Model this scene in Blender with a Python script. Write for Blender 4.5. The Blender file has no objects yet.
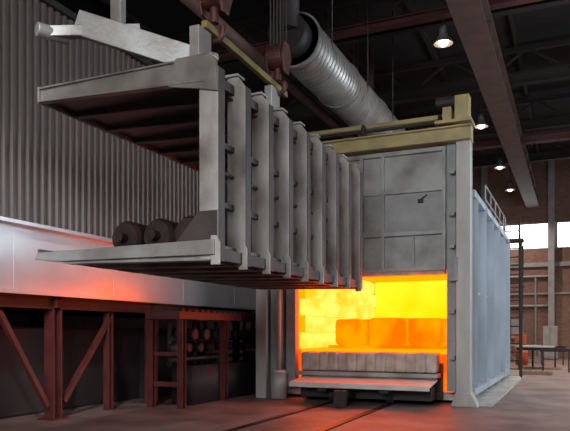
import bpy, bmesh, math, random
from mathutils import Vector, Matrix
random.seed(4)
scene = bpy.context.scene
scene.view_settings.view_transform = 'Standard'
scene.view_settings.look = 'None'
COL = scene.collection

# ------------------------------------------------------------ materials
def mat(name, c, rough=0.6, metal=0.0, c2=None, nscale=3.0, amt=1.0, bump=0.0, bscale=20, stretch=(1,1,1), detail=6, lo=0.35, hi=0.7):
    m = bpy.data.materials.new(name); m.use_nodes = True
    nt = m.node_tree; N = nt.nodes; L = nt.links
    b = N['Principled BSDF']
    b.inputs['Base Color'].default_value = (*c, 1)
    b.inputs['Roughness'].default_value = rough
    b.inputs['Metallic'].default_value = metal
    tc = N.new('ShaderNodeTexCoord'); mp = N.new('ShaderNodeMapping')
    mp.inputs['Scale'].default_value = stretch
    L.new(tc.outputs['Object'], mp.inputs['Vector'])
    if c2:
        n = N.new('ShaderNodeTexNoise'); n.inputs['Scale'].default_value = nscale
        n.inputs['Detail'].default_value = detail
        r = N.new('ShaderNodeValToRGB')
        r.color_ramp.elements[0].position = lo; r.color_ramp.elements[1].position = hi
        r.color_ramp.elements[0].color = (*c, 1); r.color_ramp.elements[1].color = (*c2, 1)
        L.new(mp.outputs[0], n.inputs['Vector']); L.new(n.outputs['Fac'], r.inputs['Fac'])
        L.new(r.outputs[0], b.inputs['Base Color'])
    if bump:
        n2 = N.new('ShaderNodeTexNoise'); n2.inputs['Scale'].default_value = bscale; n2.inputs['Detail'].default_value = 5
        bp = N.new('ShaderNodeBump'); bp.inputs['Strength'].default_value = bump; bp.inputs['Distance'].default_value = 0.03
        L.new(mp.outputs[0], n2.inputs['Vector']); L.new(n2.outputs['Fac'], bp.inputs['Height']); L.new(bp.outputs[0], b.inputs['Normal'])
    return m

def emat(name, c, s, c2=None, nscale=2.0, stretch=(1,1,1), lo=.35, hi=.68):
    m = bpy.data.materials.new(name); m.use_nodes = True
    nt = m.node_tree; N = nt.nodes; L = nt.links
    b = N['Principled BSDF']; b.inputs['Base Color'].default_value = (*[min(1, x) * .1 for x in c], 1)
    b.inputs['Roughness'].default_value = .9; b.inputs['Specular IOR Level'].default_value = 0
    b.inputs['Emission Color'].default_value = (*c, 1); b.inputs['Emission Strength'].default_value = s
    if c2:
        tc = N.new('ShaderNodeTexCoord'); mp = N.new('ShaderNodeMapping'); mp.inputs['Scale'].default_value = stretch
        n = N.new('ShaderNodeTexNoise'); n.inputs['Scale'].default_value = nscale
        r = N.new('ShaderNodeValToRGB'); r.color_ramp.elements[0].position = lo; r.color_ramp.elements[1].position = hi
        mx = max(max(c), max(c2))
        r.color_ramp.elements[0].color = (*[v/mx for v in c], 1); r.color_ramp.elements[1].color = (*[v/mx for v in c2], 1)
        b.inputs['Emission Strength'].default_value = s*mx
        L.new(tc.outputs['Object'], mp.inputs['Vector']); L.new(mp.outputs[0], n.inputs['Vector'])
        L.new(n.outputs['Fac'], r.inputs['Fac']); L.new(r.outputs[0], b.inputs['Emission Color'])
    return m

M_floor = mat('stained_concrete', (.13,.078,.066), .50, 0, (.30,.20,.175), 1.0, bump=.35, bscale=9, detail=12)
def brick():
    m = bpy.data.materials.new('brick'); m.use_nodes = True
    N = m.node_tree.nodes; L = m.node_tree.links; b = N['Principled BSDF']; b.inputs['Roughness'].default_value = .9
    tc = N.new('ShaderNodeTexCoord'); mp = N.new('ShaderNodeMapping'); mp.inputs['Rotation'].default_value = (math.pi/2,0,0)
    br = N.new('ShaderNodeTexBrick'); br.inputs['Scale'].default_value = 2.2
    br.inputs['Color1'].default_value = (.24,.14,.11,1); br.inputs['Color2'].default_value = (.18,.10,.08,1)
    br.inputs['Mortar'].default_value = (.23,.16,.14,1); br.inputs['Mortar Size'].default_value = .012
    L.new(tc.outputs['Object'], mp.inputs[0]); L.new(mp.outputs[0], br.inputs['Vector']); L.new(br.outputs['Color'], b.inputs['Base Color'])
    return m
M_brick = brick()
M_wall = mat('dark_cladding', (.035,.026,.026), .8, 0, (.05,.04,.035), 1.5)
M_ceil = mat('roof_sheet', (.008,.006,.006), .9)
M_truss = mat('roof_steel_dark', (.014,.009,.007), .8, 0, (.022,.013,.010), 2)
M_girder = mat('girder_brown_paint', (.075,.040,.032), .7, 0, (.11,.06,.046), 2)
M_redbeam = mat('roof_red_beam', (.06,.014,.011), .7, 0, (.09,.025,.018), 2)
M_redsteel = mat('red_oxide_steel', (.070,.010,.008), .55, 0, (.115,.022,.016), 3, bump=.1)
M_corr = mat('corrugated_cladding', (.105,.084,.076), .42, .3, (.145,.117,.107), .6, stretch=(1,1,.25))
M_band = mat('galvanised_sheet', (.80,.81,.84), .34, .6, (.66,.66,.69), .8, bump=.14, bscale=1.5)
M_basket = mat('scaled_grey_steel', (.44,.415,.39), .5, .15, (.14,.115,.098), 2.0, bump=.25, bscale=14, stretch=(1,1,.6), detail=9)
M_arm = mat('brown_grey_steel', (.19,.168,.15), .5, .2, (.09,.075,.065), 2.4, bump=.2, bscale=14)
M_plate = mat('dark_and_shaded_plate', (.04,.03,.027), .5, .3, (.08,.06,.053), 1.6, bump=.2)  # dark plate; also carries the shade painted on the post flanges
M_lip = mat('worn_steel_plate', (.40,.39,.37), .42, .35, (.22,.19,.17), 2.0, bump=.15)
M_roll = mat('rusty_roll_steel', (.022,.010,.009), .6, .3, (.05,.023,.019), 5, bump=.3)
M_furn = mat('furnace_blue_grey_paint', (.47,.52,.57), .42, .1, (.33,.37,.41), 1.6, bump=.05, stretch=(1,1,.4))
M_door = mat('furnace_door_paint', (.35,.35,.33), .5, .1, (.15,.145,.13), 1.6, bump=.1, detail=10, lo=.42, hi=.75)
M_cream = mat('cream_frame_paint', (.48,.47,.44), .5, .05, (.33,.31,.285), 2.0, stretch=(1,1,.3))
M_bright = mat('bright_plate', (.66,.62,.57), .5, .1, (.50,.46,.42), 2.0)
M_yel = mat('aged_yellow_paint', (.44,.35,.15), .5, .05, (.29,.23,.11), 2.5)
M_spread = mat('spreader_yellow_paint', (.26,.19,.05), .5, .05, (.12,.09,.04), 3.5)
M_refr = mat('refractory_sill', (.58,.49,.41), .95, 0, (.38,.30,.25), 4, bump=.9, bscale=6)
M_dark = mat('dark_machinery', (.03,.024,.024), .6, .3)
M_hook = mat('rusty_hook_paint', (.10,.030,.02), .5, .3, (.045,.018,.015), 6, bump=.2)
M_rope = mat('wire_rope', (.06,.05,.045), .5, .6)
M_duct = mat('spiral_duct_galvanised', (.42,.40,.38), .40, .6, (.28,.26,.245), 2)
M_rail = mat('rail_steel', (.035,.025,.022), .4, .6)
M_grey = mat('grey_paint', (.33,.33,.33), .6, 0, (.25,.25,.25), 3)
M_orange = mat('orange_paint', (.55,.12,.03), .5)
M_wood = mat('timber', (.30,.20,.12), .8, 0, (.2,.13,.08), 5)
M_hot = emat('glowing_fibre_module', (7.5,.64,.010), 1.0, (7.5,1.05,.16), 1.4, stretch=(1,.6,1.4), lo=.32, hi=.66)
M_gap = emat('glowing_module_joint', (6.0,.46,.0), 1.0)
M_hotback = emat('glowing_back_lining', (7.5,1.0,.03), 1.0, (7.5,.78,.0), .7)
M_load = emat('glowing_billet', (1.6,.19,.0), 1.0, (2.6,.38,.0), 1.2, lo=.4, hi=.62)
M_load2 = emat('glowing_billet_hotter', (1.9,.27,.0), 1.0, (2.6,.42,.0), 1.2, lo=.4, hi=.62)
M_lampglow = emat('lamp_glow', (1,.72,.5), 7)
M_win = emat('daylight_glass', (.88,.95,1), 4.0)

# ------------------------------------------------------------ geometry
class P:
    def __init__(s): s.bm = bmesh.new()
    def box(s, x0,x1,y0,y1,z0,z1):
        m = Matrix.Translation(((x0+x1)/2,(y0+y1)/2,(z0+z1)/2)) @ Matrix.Diagonal((abs(x1-x0),abs(y1-y0),abs(z1-z0),1))
        bmesh.ops.create_cube(s.bm, size=1, matrix=m); return s
    def _fr(s, p, q, up=Vector((0,0,1))):
        p=Vector(p); q=Vector(q); d=(q-p).normalized()
        if abs(d.dot(up))>.98: up=Vector((0,1,0))
        x=d.cross(up).normalized(); y=x.cross(d).normalized()
        R=Matrix((x,y,d)).transposed().to_4x4(); return p,q,R
    def beam(s, p, q, w, h):
        p,q,R=s._fr(p,q); L=(q-p).length
        bmesh.ops.create_cube(s.bm,size=1,matrix=Matrix.Translation((p+q)/2)@R@Matrix.Diagonal((w,h,L,1))); return s
    def ibeam(s, p, q, w, h, t=.03):
        p,q,R=s._fr(p,q); L=(q-p).length; T=Matrix.Translation((p+q)/2)@R
        for off,a,b in ((h/2-t/2,w,t),(-h/2+t/2,w,t),(0,t,h-2*t)):
            bmesh.ops.create_cube(s.bm,size=1,matrix=T@Matrix.Translation((0,off,0))@Matrix.Diagonal((a,b,L,1)))
        return s
    def cyl(s, p, q, r, r2=None, seg=20):
        p,q,R=s._fr(p,q); L=(q-p).length
        bmesh.ops.create_cone(s.bm,cap_ends=True,segments=seg,radius1=r,radius2=r if r2 is None else r2,depth=L,matrix=Matrix.Translation((p+q)/2)@R); return s
    def tube(s, pts, r, seg=10):
        for a,b in zip(pts[:-1],pts[1:]): s.cyl(a,b,r,seg=seg)
        for a in pts[1:-1]: bmesh.ops.create_uvsphere(s.bm,u_segments=seg,v_segments=6,radius=r,matrix=Matrix.Translation(a))
        return s
    def torus(s, c, R, r, axis='X', n=24, a0=0, a1=2*math.pi, seg=8):
        pts=[]
        for i in range(n+1):
            a=a0+(a1-a0)*i/n; u,v=R*math.cos(a),R*math.sin(a)
            pts.append(Vector(c)+(Vector((0,u,v)) if axis=='X' else Vector((u,0,v)) if axis=='Y' else Vector((u,v,0))))
        return s.tube(pts,r,seg)
    def prism(s, poly, axis, a, b):
        f={'Y':lambda p,t:(p[0],t,p[1]),'X':lambda p,t:(t,p[0],p[1]),'Z':lambda p,t:(p[0],p[1],t)}[axis]
        v0=[s.bm.verts.new(f(p,a)) for p in poly]; v1=[s.bm.verts.new(f(p,b)) for p in poly]
        n=len(poly); s.bm.faces.new(v0); s.bm.faces.new(v1[::-1])
        for i in range(n): s.bm.faces.new((v0[i],v1[i],v1[(i+1)%n],v0[(i+1)%n]))
        return s
    def out(s, name, m, parent=None, bevel=0, smooth=False):
        bmesh.ops.recalc_face_normals(s.bm, faces=s.bm.faces)
        me=bpy.data.meshes.new(name); s.bm.to_mesh(me); s.bm.free(); me.materials.append(m)
        if smooth:
            for f in me.polygons: f.use_smooth = len(f.vertices)==4
        o=bpy.data.objects.new(name,me); COL.objects.link(o)
        if parent: o.parent=parent
        if bevel:
            b=o.modifiers.new('bevel','BEVEL'); b.width=bevel; b.segments=2; b.limit_method='ANGLE'
        return o
def E(name):
    o=bpy.data.objects.new(name,None); COL.objects.link(o); return o

# ------------------------------------------------------------ room shell
XL,XR,YF,YB,ZC = -16,7,-6,43,12.5
P().box(XL,XR,YF,YB,-.2,0).out('floor',M_floor)
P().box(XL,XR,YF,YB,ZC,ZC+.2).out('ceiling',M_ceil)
P().box(XL-.2,XL,YF,YB,0,ZC).out('wall_left',M_wall)
P().box(XR,XR+.2,YF,YB,0,ZC).out('wall_right',M_wall)
P().box(XL,XR,YF-.2,YF,0,ZC).out('wall_front',M_wall)
w=P()
w.box(XL,XR,YB,YB+.3,0,6.7); w.box(XL,XR,YB,YB+.3,8.3,ZC); w.box(XL,-4.8,YB,YB+.3,6.7,8.3); w.box(4,XR,YB,YB+.3,6.7,8.3)
w.out('wall_back',M_brick)
win=E('window_1')
P().box(-4.8,4,YB+.12,YB+.16,6.7,8.3).out('pane',M_win,win)
f=P()
for i in range(9): f.box(-4.8+i*1.1-.015,-4.8+i*1.1+.015,YB+.05,YB+.12,6.7,8.3)
f.box(-4.8,4,YB+.04,YB+.12,6.7,6.76).box(-4.8,4,YB+.04,YB+.12,8.24,8.3)
f.box(-1.15,-.95,YB+.0,YB+.11,6.7,8.3)
f.out('mullions',M_grey,win)
t=P()
t.box(-6,6,YB-.12,YB,5.6,5.85)
t.box(-6,6,YB-.1,YB,3.9,4.0)
t.out('trim_1',M_grey)
t=P()
for x in (-5.2,-1.3,2.6): t.ibeam((x,YB-.25,0),(x,YB-.25,ZC),.35,.4)
t.out('wall_column',M_grey)
t=P()
for z,x0,x1 in ((5.0,-4.9,-1.5),(3.2,-4.2,-1.5)): t.cyl((x0,YB-.1,z),(x1,YB-.1,z),.07,seg=10)
t.cyl((-2.2,YB-.1,0),(-2.2,YB-.1,5.0),.06,seg=10); t.box(-3.6,-2.9,YB-.18,YB,1.2,2.4)
t.out('wall_pipework',M_grey)

# roof structure
r=P()
for y in (3,12,20,26,32,38):
    r.ibeam((XL,y,11.1),(XR,y,11.1),.3,.45)
    r.beam((XL,y,12.2),(XR,y,12.2),.15,.2)
    n=16
    for i in range(n):
        xa=XL+(XR-XL)*i/n; xb=XL+(XR-XL)*(i+1)/n
        r.beam((xa,y,11.2 if i%2 else 12.2),(xb,y,12.2 if i%2 else 11.2),.08,.08)
for x in (-14,-11,-8,-5,-2,1,4): r.beam((x,YF,12.4),(x,YB,12.4),.12,.2)
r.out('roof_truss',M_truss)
g=P(); g.ibeam((-2.35,11,9.55),(-2.35,42.7,9.55),.72,.7,.05)
for y in range(12,43,2): g.box(-2.68,-2.02,y-.02,y+.02,9.25,9.85)
for y in (12,20,26,32,38): g.box(-2.45,-2.25,y-.1,y+.1,9.9,10.87)
g.out('runway_girder',M_girder)
c=P()
c.ibeam((XL,19.0,10.75),(XR,19.0,10.75),.3,.22)
c.ibeam((XL,30,9.9),(XR,30,9.9),.4,.35)
c.out('roof_crossbeam',M_redbeam)

def lamp(x,y,z,E_=260,stemtop=12.4):
    o=E('high_bay_lamp')
    P().cyl((x,y,z+.35),(x,y,stemtop),.02,seg=8).out('stem',M_dark,o)
    P().cyl((x,y,z+.12),(x,y,z+.38),.12,.09).out('ballast',M_grey,o,smooth=True)
    s=P(); bmesh.ops.create_cone(s.bm,cap_ends=False,segments=24,radius1=.27,radius2=.11,depth=.26,matrix=Matrix.Translation((x,y,z)))
    s.out('reflector',M_grey,o,smooth=True)
    s=P(); bmesh.ops.create_uvsphere(s.bm,u_segments=16,v_segments=10,radius=.15,matrix=Matrix.Translation((x,y,z-.06)))
    s.out('bulb',M_lampglow,o,smooth=True)
    l=bpy.data.lights.new('lamp_light','SPOT'); l.energy=E_; l.color=(1,.82,.70); l.spot_size=2.4; l.spot_blend=.7; l.shadow_soft_size=.2
    lo=bpy.data.objects.new('lamp_light',l); COL.objects.link(lo); lo.location=(x,y,z-.25); lo.parent=o
for y,e in ((19,200),(27.3,700),(34.5,1500),(40.2,1200)): lamp(-3.45,y,10,e)
for x,y,e in ((-3.4,11,60),(-1,3,200),(2.5,22,900),(4,29,1800),(4,36,1800)): lamp(x,y,10,e)  # further lamps out of view, added to light the hall

# ------------------------------------------------------------ industrial furnace
F=E('heat_treatment_furnace')
X0,X1=-6.1,-2.60; Y0,Y1=14.75,23.3
h=P()
nz=5; z0,z1=1.18,3.25
for j in range(nz):
    a=z0+(z1-z0)*j/nz; b=z0+(z1-z0)*(j+1)/nz
    ym=Y0+.05+(.35 if j%2 else 0); 
    while ym<21.0:
        h.box(X0-.12,X0+.03+random.random()*.03,ym,ym+.67,a+.006,b-.006)
        h.box(X1,X1+.12,ym,ym+.67,a+.006,b-.006); ym+=.7
h.out('fibre_modules',M_hot,F,bevel=.07)
h=P()
h.box(X0-.16,X0-.06,Y0,21.4,z0,z1); h.box(X1+.06,X1+.16,Y0,21.4,z0,z1)
h.box(X0,X1,Y0,21.4,z1,z1+.1); h.box(X0,X1,Y0,21.4,z0-.08,z0)
h.out('module_backing',M_gap,F)
P().box(X0,X1,21.2,21.4,z0,z1).out('back_lining',M_hotback,F)
for k,(a,b,t) in enumerate(((-5.66,-5.0,1.93),(-4.76,-4.0,1.96),(-3.76,-2.98,1.94))):
    ld=P(); ld.box(a,b,15.9,17.3,1.26,t)
    ld.out('billet_load_%d'%(k+1),M_load,F,bevel=.10)
    ld=P(); ld.box(a-.05,b-.05,17.6,18.9,1.26,t+.02)
    ld.out('billet_load_%d'%(k+4),M_load2,F,bevel=.09)
ld=P()
for y in (16.2,17.0,18.4): ld.box(-5.9,-2.85,y-.08,y+.08,1.18,1.26)
ld.out('billet_supports',M_load,F)
# shell
s=P()
s.box(-2.42,-2.2,14.9,Y1,.25,4.65)
s.box(-6.9,-6.68,14.9,Y1,.25,4.65)
s.box(-6.9,-2.2,Y1-.15,Y1,.25,4.65)
s.box(-6.9,-2.2,14.9,Y1,4.55,4.68)
s.box(X1+.17,-2.3,14.62,14.95,.25,4.65)
s.box(-6.75,X0-.16,14.62,14.95,.25,4.65)
s.box(-6.75,-2.3,14.75,14.95,3.4,4.65)
s.out('shell',M_furn,F,bevel=.01)
s=P()
y=15.3
while y<Y1+.1:
    s.ibeam((-2.10,y,.1),(-2.10,y,4.75),.18,.22,.02)
    s.ibeam((-6.98,y,.1),(-6.98,y,4.75),.16,.2,.02)
    y+=1.6
s.box(-2.22,-2.02,14.9,Y1,4.6,4.75); s.box(-2.22,-2.0,14.9,Y1,.2,.34)
s.box(-2.22,-2.14,14.9,Y1,2.5,2.56)
for y in (15.3,16.9,18.5,20.1,21.7): s.box(-2.2,-2.16,y+.35,y+1.25,1.2,2.2)
s.out('shell_ribs',M_furn,F)
s=P(); s.box(-2.3,-1.62,14.6,24.0,0,.07); s.box(-6.9,-2.2,14.9,Y1,.07,.25)
s.out('base_skid',M_cream,F)
s=P()
s.box(-2.33,-2.03,14.30,14.62,.06,6.05)
s.prism([(-2.45,0),(-1.88,0),(-1.9,.06),(-2.02,.30),(-2.34,.30),(-2.42,.06)],'Y',14.26,14.66)
s.box(-7.12,-6.84,14.30,14.62,0,6.05)
s.out('portal_columns',M_cream,F,bevel=.012)
s=P()
s.box(-2.55,-2.36,14.46,14.62,.3,5.7)
s.box(-6.36,-6.12,14.42,14.62,.3,5.7); s.box(-6.76,-6.44,14.40,14.62,.0,3.6)
for z in (1.0,2.0,2.7,3.4,4.1,5.0): s.box(-2.46,-2.36,14.26,14.5,z,z+.08)
s.box(-2.36,-2.28,14.2,14.34,2.7,3.2)
s.out('door_guides',M_grey,F)
s=P(); s.cyl((-6.45,14.2,.02),(-6.45,14.2,.62),.19,seg=24); s.cyl((-6.45,14.2,.62),(-6.45,14.2,.70),.23,.15,seg=24); s.cyl((-6.45,14.2,.7),(-6.45,14.2,3.2),.06)
s.out('door_clamp_cylinder',M_cream,F,smooth=True)
DX=-2.55
s=P(); s.box(-6.2,DX,14.42,14.58,2.95,5.62); s.out('lift_door',M_door,F)
s=P()
for x in (-6.16,-5.3,-4.45,-3.95,DX-.04): s.box(x-.035,x+.035,14.30,14.42,2.95,5.62)
for z in (2.99,3.78,4.72,5.58): s.box(-6.2,DX,14.32,14.42,z-.045,z+.045)
s.box(-4.41,-3.99,14.36,14.42,3.8,4.7)
s.out('lift_door_ribs',M_door,F,bevel=.008)
s=P(); s.box(-3.91,DX-.08,14.385,14.42,3.83,4.67); s.box(-3.3,-3.24,14.36,14.42,2.99,3.78); s.out('door_panel_plate',M_grey,F)
s=P(); s.box(-6.15,DX-.03,14.40,14.62,2.87,2.95); s.out('door_seal',M_refr,F)
s=P(); s.box(-3.16,-3.04,14.32,14.385,4.44,4.52); s.cyl((-3.12,14.33,4.5),(-2.96,14.33,4.6),.012)
s.out('door_latch',M_dark,F)
s=P()
s.box(-7.15,-2.0,14.22,14.5,5.72,5.96)
s.box(-7.15,-2.0,14.15,14.55,5.96,6.0)
s.box(-7.15,-2.0,14.15,14.55,5.68,5.72)
s.box(-6.9,-2.3,15.2,15.32,6.50,6.60)
s.box(-2.75,-1.98,14.1,14.7,6.05,6.12)
s.box(-7.2,-6.7,14.1,14.7,6.05,6.12)
s.out('header_beam',M_yel,F,bevel=.01)
s=P()
s.box(-2.36,-2.06,14.3,14.6,6.12,6.68); s.box(-2.6,-2.42,14.2,14.6,6.12,6.42); s.box(-6.95,-6.7,14.3,14.6,6.12,6.55)
s.box(-2.5,-2.35,15.1,15.4,4.68,6.5); s.box(-6.85,-6.7,15.1,15.4,4.68,6.5)
s.out('hoist_brackets',M_yel,F,bevel=.01)
s=P()
for x in (-2.68,-4.4,-6.0):
    s.torus((x,14.38,6.16),.13,.035,'X',16); s.cyl((x-.02,14.38,6.16),(x+.02,14.38,6.16),.12)
for x in (-2.70,-6.0): s.cyl((x,14.38,5.6),(x,14.38,6.16),.02,seg=8)
s.cyl((-7.0,14.38,6.16),(-2.2,14.38,6.16),.035)
s.cyl((-2.75,14.32,6.55),(-2.36,14.32,6.55),.11)
s.out('hoist_sheaves',M_dark,F)
s=P()
for y in (17,19,21): 
    for x in (-5.6,-3.2):
        s.cyl((x,y,4.68),(x,y,5.3),.14); s.cyl((x,y,5.3),(x+.5,y,5.3),.09)
s.cyl((-2.7,15.6,5.3),(-2.7,22.6,5.3),.12); s.cyl((-5.1,15.6,5.3),(-5.1,22.6,5.3),.12)
s.out('burner_pipework',M_grey,F,smooth=True)
s=P()
for y in (17.8,19,20.2,21.4,22.6,23.2): s.cyl((-2.15,y,4.7),(-2.15,y,5.45),.022,seg=8)
for z in (5.08,5.45): s.cyl((-2.15,17.8,z),(-2.15,23.2,z),.022,seg=8)
s.out('guard_rail',M_grey,F)
# sill + car lip
s=P()
n=14
for i in range(n):
    xa=-5.93+(3.17)*i/n; xb=-5.93+(3.17)*(i+1)/n+.02
    dz=random.uniform(-.012,.012); dy=random.uniform(-.02,.02)
    s.box(xa,xb,14.27+dy,14.78,.70,1.14+dz)
s.out('refractory_sill',M_refr,F,bevel=.05)
s=P(); s.box(-6.0,-2.7,14.18,14.78,.60,.69); s.box(-5.9,-2.8,14.3,14.5,.45,.60)
s.out('sill_support_angle',M_lip,F)
s=P(); s.prism([(13.45,.44),(14.28,.53),(14.28,.57),(13.45,.49)],'X',-5.85,-2.72); s.box(-5.85,-2.72,13.42,13.46,.38,.485)
s.out('hearth_car_lip',M_bright,F,bevel=.006)
s=P(); s.box(-5.8,-2.8,14.0,14.9,.12,.40)
s.box(-5.2,-5.0,13.5,14.2,.30,.42); s.box(-3.8,-3.6,13.5,14.2,.30,.42)
for x in (-5.05,-3.7): s.cyl((x-.06,14.1,.2),(x+.06,14.1,.2),.18)
s.box(-4.62,-4.45,13.1,13.9,.16,.34); s.box(-4.66,-4.41,13.05,13.2,.02,.36)
s.box(-6.0,-2.7,14.62,14.9,.1,.9)
s.out('hearth_car_undercarriage',M_dark,F)

s=P()
for x in (-5.05,-3.70): s.box(x-.12,x-.04,-2,14.0,0,.010); s.box(x-.035,x+.035,-2,14.0,0,.024)
s.out('track_rails',M_rail)
lad=E('access_ladder')
s=P()
for x in (-2.25,-1.75): s.beam((x,24.3,0),(x,23.9,5.6),.06,.09)
for i in range(17):
    z=.3+i*.3; y=24.3-.4*z/5.6; s.cyl((-2.25,y,z),(-1.75,y,z),.02,seg=8)
s.out('rails_and_rungs',M_dark,lad)
s=P()
for z in (2.4,3.2,4.0,4.8,5.5): s.torus((-2.0,24.25,z),.38,.018,'Z',14,-0.3,math.pi+.3,6)
s.box(-2.9,-1.6,23.35,24.0,4.68,4.76)
for x in (-2.35,-1.65): s.beam((x,23.4,4.7),(x,23.4,.0),.06,.06)
s.beam((-1.65,23.4,.2),(-1.65,24.2,4.6),.05,.05)
s.out('safety_cage_and_landing',M_dark,lad)

# ------------------------------------------------------------ spiral duct
D=E('ventilation_duct')
s=P(); s.cyl((-6.0,14.1,8.45),(-6.0,22.6,8.45),.60,seg=40); s.cyl((-6.0,22.9,4.7),(-6.0,22.9,8.45),.5,seg=32)
bmesh.ops.create_uvsphere(s.bm,u_segments=32,v_segments=16,radius=.62,matrix=Matrix.Translation((-6,22.6,8.45)))
s.out('duct_body',M_duct,D,smooth=True)
s=P(); y=14.15
while y<22.5: s.cyl((-6.0,y,8.45),(-6.0,y+.03,8.45),.618,seg=40); y+=.20
for y in (14.1,17.1,20.1): s.cyl((-6.0,y,8.45),(-6.0,y+.08,8.45),.65,seg=40)
s.out('duct_seams',M_duct,D)
s=P()
for y in (15.0,18,20.8):
    s.cyl((-6.6,y,8.45),(-6.6,y,12.4),.02,seg=6); s.cyl((-5.4,y,8.45),(-5.4,y,12.4),.02,seg=6)
s.cyl((-6.0,13.6,8.45),(-6.0,14.1,8.45),.45,seg=32); s.cyl((-6.0,13.62,8.45),(-6.0,13.62,12.4),.3,seg=24)
s.out('duct_riser_and_hangers',M_dark,D,smooth=True)
s=P(); s.cyl((-7.1,10.8,8.3),(-7.1,24,8.3),.14); s.cyl((-7.1,24,8.3),(-7.1,24,12.4),.14)
for y in (11,16,22): s.cyl((-7.1,y,8.3),(-7.1,y,12.4),.02,seg=6)
s.out('supply_pipe',M_girder,None,smooth=True)

# ------------------------------------------------------------ charging rack hanging from crane
B=E('furnace_charging_rack')
ys=[6.80+.70*i for i in range(9)]
xt=-6.64; xp=-4.0; ZT=4.90; ZB=2.45
s=P(); sd=P()
for i,y in enumerate(ys):
    s.prism([(xp-.12,ZB),(xp+.125,ZB),(xp+.125,ZT-.14),(xp+.02,ZT),(xp-.12,ZT)],'Y',y-.02,y+.01)
    s.box(xp-.135,xp-.11,y-.02,y+.12,ZB,ZT)
    sd.box(xp+.115,xp+.135,y-.01,y+.13,ZB,ZT-.14)  # right-hand flange: its shade is put into the dark plate colour
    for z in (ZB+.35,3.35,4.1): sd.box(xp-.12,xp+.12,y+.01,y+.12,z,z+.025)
    s.box(xp-.15,xp+.04,y-.06,y+.14,ZT,ZT+.03)
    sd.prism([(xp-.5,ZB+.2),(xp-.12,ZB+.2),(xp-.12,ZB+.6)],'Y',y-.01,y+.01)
    s.prism([(xp+.04,ZB-.05),(xp+.16,ZB-.05),(xp+.16,ZB+.22),(xp+.115,ZB+.30),(xp+.04,ZB+.30)],'Y',y-.05,y-.02)
s.out('rib_posts',M_basket,B,bevel=.006)
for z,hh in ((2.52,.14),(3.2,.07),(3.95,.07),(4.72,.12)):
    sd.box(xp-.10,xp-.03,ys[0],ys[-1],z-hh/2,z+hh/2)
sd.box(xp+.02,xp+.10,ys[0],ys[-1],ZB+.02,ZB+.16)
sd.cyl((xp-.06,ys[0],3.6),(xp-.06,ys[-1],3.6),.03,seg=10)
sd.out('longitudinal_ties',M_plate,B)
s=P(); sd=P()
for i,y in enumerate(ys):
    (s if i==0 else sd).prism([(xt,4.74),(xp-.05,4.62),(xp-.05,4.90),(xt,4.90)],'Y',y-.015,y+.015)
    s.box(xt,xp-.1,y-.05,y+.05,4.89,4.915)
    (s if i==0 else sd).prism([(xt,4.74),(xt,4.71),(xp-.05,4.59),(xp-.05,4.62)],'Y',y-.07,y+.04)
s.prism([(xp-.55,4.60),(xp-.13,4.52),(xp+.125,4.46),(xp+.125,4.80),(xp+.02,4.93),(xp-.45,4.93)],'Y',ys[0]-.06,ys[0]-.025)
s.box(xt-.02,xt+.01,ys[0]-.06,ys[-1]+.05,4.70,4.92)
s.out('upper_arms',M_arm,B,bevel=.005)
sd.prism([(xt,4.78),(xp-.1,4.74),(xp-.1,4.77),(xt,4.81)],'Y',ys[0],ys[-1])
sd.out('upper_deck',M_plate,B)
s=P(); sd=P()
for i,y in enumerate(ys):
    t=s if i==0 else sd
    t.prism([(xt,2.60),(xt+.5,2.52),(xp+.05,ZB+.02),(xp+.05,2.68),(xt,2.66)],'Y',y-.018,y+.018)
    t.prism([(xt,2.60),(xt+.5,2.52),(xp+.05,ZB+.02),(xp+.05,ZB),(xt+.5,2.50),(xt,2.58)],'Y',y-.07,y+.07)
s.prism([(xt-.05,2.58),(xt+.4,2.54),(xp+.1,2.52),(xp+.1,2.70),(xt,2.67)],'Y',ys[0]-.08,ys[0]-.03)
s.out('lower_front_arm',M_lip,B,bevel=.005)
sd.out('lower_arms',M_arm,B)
s=P(); s.prism([(xt,2.64),(xp,2.64),(xp,2.68),(xt,2.68)],'Y',ys[0]-.05,ys[-1]+.05)
s.prism([(xt-.02,2.60),(xt+.03,2.60),(xt+.03,2.72),(xt-.02,2.72)],'Y',ys[0]-.05,ys[-1]+.05)
s.out('lower_deck',M_arm,B)
s=P(); s.prism([(xp-.45,2.70),(xp+.12,2.70),(xp+.12,3.05),(xp-.13,3.05)],'Y',ys[0]-.04,ys[0]-.02); s.out('gusset',M_plate,B)
s=P()
s.beam((-5.98,6.75,5.66),(-4.25,7.35,5.02),.12,.32)
s.beam((-6.25,6.55,5.50),(-5.3,7.2,5.62),.14,.14)
s.cyl((-6.33,6.4,5.5),(-6.15,6.75,5.5),.09)
s.beam((-5.55,7.05,5.6),(-5.55,7.05,7.7),.17,.12)
s.beam((-4.25,7.0,4.9),(-4.25,7.0,5.35),.14,.3)
s.beam((-4.2,9.0,4.75),(-4.2,9.0,5.3),.12,.3)
s.out('lifting_yoke',M_lip,B,bevel=.01)
s=P(); s.beam((-4.2,7.0,5.42),(-4.2,9.5,5.36),.08,.09); s.out('spreader_beam',M_spread,B,bevel=.01)

for x in (-5.98,-5.42,-4.90):
    s=P(); r=.27; zc=2.693+r
    s.cyl((x,7.8,zc),(x,11.5,zc),r-.012,seg=36); s.cyl((x,7.74,zc),(x,7.8,zc),r*.82,r-.012,seg=36); s.cyl((x,7.6,zc),(x,7.8,zc),.07,seg=16)
    for y in (8.4,9.2,10.0,10.8): s.cyl((x,y,zc),(x,y+.05,zc),r,seg=36)
    s.out('steel_roll',M_roll,None,smooth=False)

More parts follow.
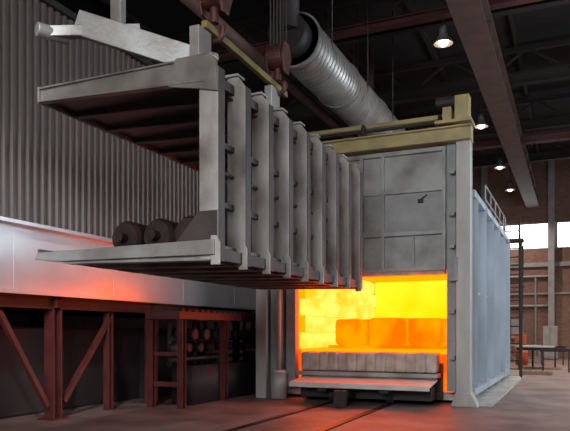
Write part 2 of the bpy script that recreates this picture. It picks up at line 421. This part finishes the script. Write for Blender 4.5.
# crane
C=E('overhead_crane')
s=P()
for y in (6.3,10.2): s.ibeam((XL+.35,y,10.2),(XR-.35,y,10.2),.4,.7,.04)
s.box(-5.8,-3.4,6.1,10.4,10.55,10.75)
s.box(-4.9,-3.6,7.0,9.4,10.75,11.2)
s.out('bridge_and_trolley',M_redbeam,C)
s=P()
s.box(-5.68,-5.42,6.98,7.14,7.6,10.55)
s.out('guide_mast',M_lip,C)
s=P(); s.ibeam((XL+.25,YF+.1,9.55),(XL+.25,YB-.6,9.55),.3,.6); s.ibeam((XR-.35,YF+.1,9.55),(XR-.35,YB-.6,9.55),.3,.6)
s.out('runway_rails',M_truss,C)
def hook(x,y,z,sc):
    H=E('crane_hook')
    s=P()
    s.cyl((x-.13*sc,y,z),(x+.13*sc,y,z),.21*sc,seg=28); s.cyl((x-.16*sc,y,z),(x+.16*sc,y,z),.07*sc,seg=16)
    for a,b in ((-.17,-.13),(.13,.17)):
        s.prism([(y-.20*sc,z),(y-.1*sc,z+.22*sc),(y+.1*sc,z+.22*sc),(y+.20*sc,z),(y+.08*sc,z-.3*sc),(y-.08*sc,z-.3*sc)],'X',x+a*sc,x+b*sc)
    s.cyl((x,y,z-.40*sc),(x,y,z-.2*sc),.06*sc)
    s.out('sheave_block',M_hook,H,bevel=.01)
    s=P(); c=(x,y,z-.50*sc)
    s.torus(c,.13*sc,.04*sc,'Y',20,math.pi*.5,math.pi*2.15,10)
    s.out('hook',M_hook,H)
    s=P()
    for dx in (-.09,-.03,.03,.09):
        s.cyl((x+dx*sc,y-.1,z),(x+dx*sc,y-.1,10.55),.012,seg=6); s.cyl((x+dx*sc,y+.12,z),(x+dx*sc,y+.12,10.55),.012,seg=6)
    s.out('ropes',M_rope,H)
hook(-4.25,7.35,5.98,1.0)
hook(-4.15,9.1,5.80,.9)

# ------------------------------------------------------------ elevated oven on left
O=E('elevated_oven')
s=P()
y=3.0; d=.05; pitch=.17
prof=[(0,0),(.07,0),(.092,d),(.148,d)]
pts=[]
while y<14.5:
    for a,b in prof: pts.append((y+a,b))
    y+=pitch
for (ya,da),(yb,db) in zip(pts[:-1],pts[1:]):
    v=[s.bm.verts.new((-8.5+da,ya,3.45)),s.bm.verts.new((-8.5+db,yb,3.45)),s.bm.verts.new((-8.5+db,yb,7.35)),s.bm.verts.new((-8.5+da,ya,7.35))]
    s.bm.faces.new(v)
s.out('corrugated_cladding',M_corr,O)
s=P(); s.box(-12.5,-8.52,3,14.45,3.44,7.33); s.box(-12.5,-8.38,2.95,14.55,7.33,7.45); s.out('oven_casing',M_truss,O)
s=P(); s.box(-12.5,-8.62,3,17.4,2.25,3.44)
s.box(-8.64,-8.58,3,17.4,2.25,2.32)
s.out('lower_casing',M_band,O)
s=P(); s.box(-8.62,-8.43,3,14.5,3.40,3.46)
for y in (5.6,8.2,10.8,13.4,16): s.box(-8.62,-8.617,y,y+.012,2.3,3.42)
s.out('casing_trim',M_band,O)
s=P(); s.box(-12.0,-9.6,4,16.8,0,1.7); s.box(-11.8,-9.4,5,7.5,0,1.9); s.box(-11.9,-9.3,13,15.5,.0,1.5)
s.out('burner_plenum',M_dark,O,bevel=.05)
S=E('steel_support_frame')
s=P()
for y in (3.5,6.3,9.25,12.3,17.2):
    for x in (-8.75,-12.2): s.ibeam((x,y,0),(x,y,2.02),.22,.22,.025); s.box(x-.2,x+.2,y-.2,y+.2,0,.03)
    s.ibeam((-12.4,y,2.13),(-8.65,y,2.13),.2,.22,.02)
for x in (-8.75,-12.2): s.ibeam((x,3,2.13),(x,17.3,2.13),.2,.22,.02)
s.beam((-8.75,8.0,1.95),(-8.75,9.1,.25),.09,.09)
s.beam((-8.75,9.5,.3),(-8.75,10.9,1.95),.09,.09)
s.ibeam((-8.75,10.8,0),(-8.75,10.8,2.0),.14,.14,.02)
s.out('columns_and_beams',M_redsteel,S)
R=E('roller_conveyor')
s=P()
for x in (-8.25,-7.5): s.ibeam((x,11.5,1.95),(x,17.3,1.95),.12,.16,.02)
for y in (11.6,13.4,15.4,17.1):
    for x in (-8.25,-7.5): s.ibeam((x,y,0),(x,y,1.87),.14,.14,.02)
    s.box(-8.25,-7.5,y-.04,y+.04,.45,.55)
    s.box(-8.25,-7.5,y-.03,y+.03,1.1,1.18)
s.box(-8.3,-7.45,11.45,11.52,1.87,2.03)
s.out('conveyor_frame',M_redsteel,R)
s=P(); y=11.7
while y<17.2: s.cyl((-8.23,y,2.03),(-7.52,y,2.03),.07,seg=16); y+=.26
y=11.9
while y<17.2: s.cyl((-8.0,y,.85),(-8.0,y,1.85),.05,seg=10); s.cyl((-8.0,y,1.25),(-7.8,y,1.25),.10,seg=12); s.cyl((-7.8,y,1.55),(-7.65,y,1.55),.12,seg=12); y+=.5
s.cyl((-7.9,11.8,1.45),(-7.9,17.2,1.45),.06); s.cyl((-7.9,11.8,1.0),(-7.9,17.2,1.0),.05)
s.box(-8.15,-7.6,12.2,17.0,0,.85)
s.out('rollers_and_pipes',M_dark,R,smooth=True)

# ------------------------------------------------------------ clutter by the back wall
def sawhorse(x,y,l=1.2):
    s=P(); s.beam((x-l/2,y,.86),(x+l/2,y,.86),.1,.12)
    for dx in (-l/2+.12,l/2-.12):
        for dy in (-.3,.3): s.beam((x+dx,y+dy,0),(x+dx,y+math.copysign(.03,dy),.84),.06,.06)
        s.beam((x+dx,y-.18,.38),(x+dx,y+.18,.38),.04,.05)
    s.out('sawhorse',M_dark)
sawhorse(-1.75,30.5); sawhorse(-1.3,32.3); sawhorse(-0.7,28.6); sawhorse(-1.0,34.5)
s=P(); s.box(-2.4,-.8,30.3,32.6,.925,.97); s.out('steel_sheet',M_lip)
T=E('work_table')
s=P(); s.box(-3.2,-1.6,36.2,37.2,.85,.92)
for x in (-3.1,-1.7):
    for y in (36.3,37.1): s.box(x-.04,x+.04,y-.04,y+.04,0,.85)
s.box(-3.1,-1.7,36.3,37.1,.25,.29); s.out('table_frame',M_grey,T)
s=P(); s.box(-2.9,-2.35,36.4,37.0,.925,1.45); s.box(-2.8,-2.45,36.5,36.9,1.45,1.55); s.cyl((-2.62,36.39,1.2),(-2.62,36.3,1.2),.12); s.out('welding_machine',M_orange,None,bevel=.03)
s=P(); s.box(-1.7,-.9,40.6,41.3,.05,1.95); s.box(-1.68,-1.32,40.57,40.6,.12,1.9); s.box(-1.28,-.92,40.57,40.6,.12,1.9); s.box(-1.65,-.95,40.7,41.2,0,.05)
s.cyl((-1.35,40.55,1.0),(-1.35,40.55,1.15),.012); s.out('tool_cabinet',M_grey,None,bevel=.01)
s=P()
for i in range(6): s.box(-1.9+.2*i,-1.78+.2*i,26.0,27.0,.10,.13)
for y in (26.05,26.5,26.95): s.box(-1.9,-.78,y-.05,y+.05,0,.10)
s.out('wooden_pallet',M_wood)
s=P()
x,y,rr=-2.35,33.6,.28
s.cyl((x,y,0),(x,y,.88),rr,seg=28)
for z in (.02,.3,.6,.86): s.torus((x,y,z),rr,.018,'Z',28)
s.out('oil_drum',M_orange,None,smooth=True)

# ------------------------------------------------------------ unseen fill lights with window parts, added behind/right of the camera
def added_fill(name,loc,rot,sx,sy,e,col):
    W=E(name)
    l=bpy.data.lights.new('added_fill','AREA'); l.shape='RECTANGLE'; l.size=sx; l.size_y=sy; l.energy=e; l.color=col
    o=bpy.data.objects.new('added_fill',l); COL.objects.link(o); o.location=loc; o.rotation_euler=rot; o.parent=W
    return W
W=added_fill('added_fill_right',(XR-.15,17,5.2),(0,math.pi/2,0),4,12,560,(.74,.87,1))  # added area light, unseen; brightens furnace side and left casing
P().box(XR-.05,XR-.01,11,23,3.2,7.2).out('pane',M_win,W)
fr=P()
for i in range(8): fr.box(XR-.1,XR-.05,11+i*12/7-.04,11+i*12/7+.04,3.2,7.2)
fr.out('mullions',M_dark,W)
W=added_fill('added_fill_front',(-1,YF+.15,6.0),(math.pi/2,0,0),9,4,1250,(.94,.97,1))  # added area light behind the camera; brightens the rack's front faces
P().box(-5.5,3.5,YF+.01,YF+.05,4,8).out('pane',M_win,W)
fr=P()
for i in range(8): fr.box(-5.5+i*9/7-.04,-5.5+i*9/7+.04,YF+.05,YF+.1,4,8)
fr.out('mullions',M_dark,W)
FL=E('added_casing_spot')  # added unseen spot that brightens the oven's lower casing
p=Vector((-3.6,1.5,8.2)); tgt=Vector((-8.6,8.4,2.75)); q=(tgt-p).to_track_quat('-Z','Y')
l=bpy.data.lights.new('added_spot','SPOT'); l.energy=3400; l.color=(.84,.92,1); l.spot_size=math.radians(26); l.spot_blend=1; l.shadow_soft_size=.25
o=bpy.data.objects.new('added_spot',l); COL.objects.link(o); o.location=p+(tgt-p).normalized()*.1; o.rotation_euler=q.to_euler(); o.parent=FL
s=P(); s.beam(p-(tgt-p).normalized()*.25,p,.45,.35); s.cyl(p-(tgt-p).normalized()*.15,(-3.6,1.3,12.4),.03)
s.out('housing',M_dark,FL)

# world
w=bpy.data.worlds.new('world'); scene.world=w; w.use_nodes=True
w.node_tree.nodes['Background'].inputs[0].default_value=(.6,.7,1,1); w.node_tree.nodes['Background'].inputs[1].default_value=.3

# camera
cd=bpy.data.cameras.new('camera'); cam=bpy.data.objects.new('camera',cd); COL.objects.link(cam)
cam.location=(0,0,1.6); cam.rotation_euler=(math.pi/2,0,math.radians(23.9))
cd.sensor_width=36; cd.lens=654/570*36; cd.shift_y=116.5/570; cd.clip_end=200
scene.camera=cam
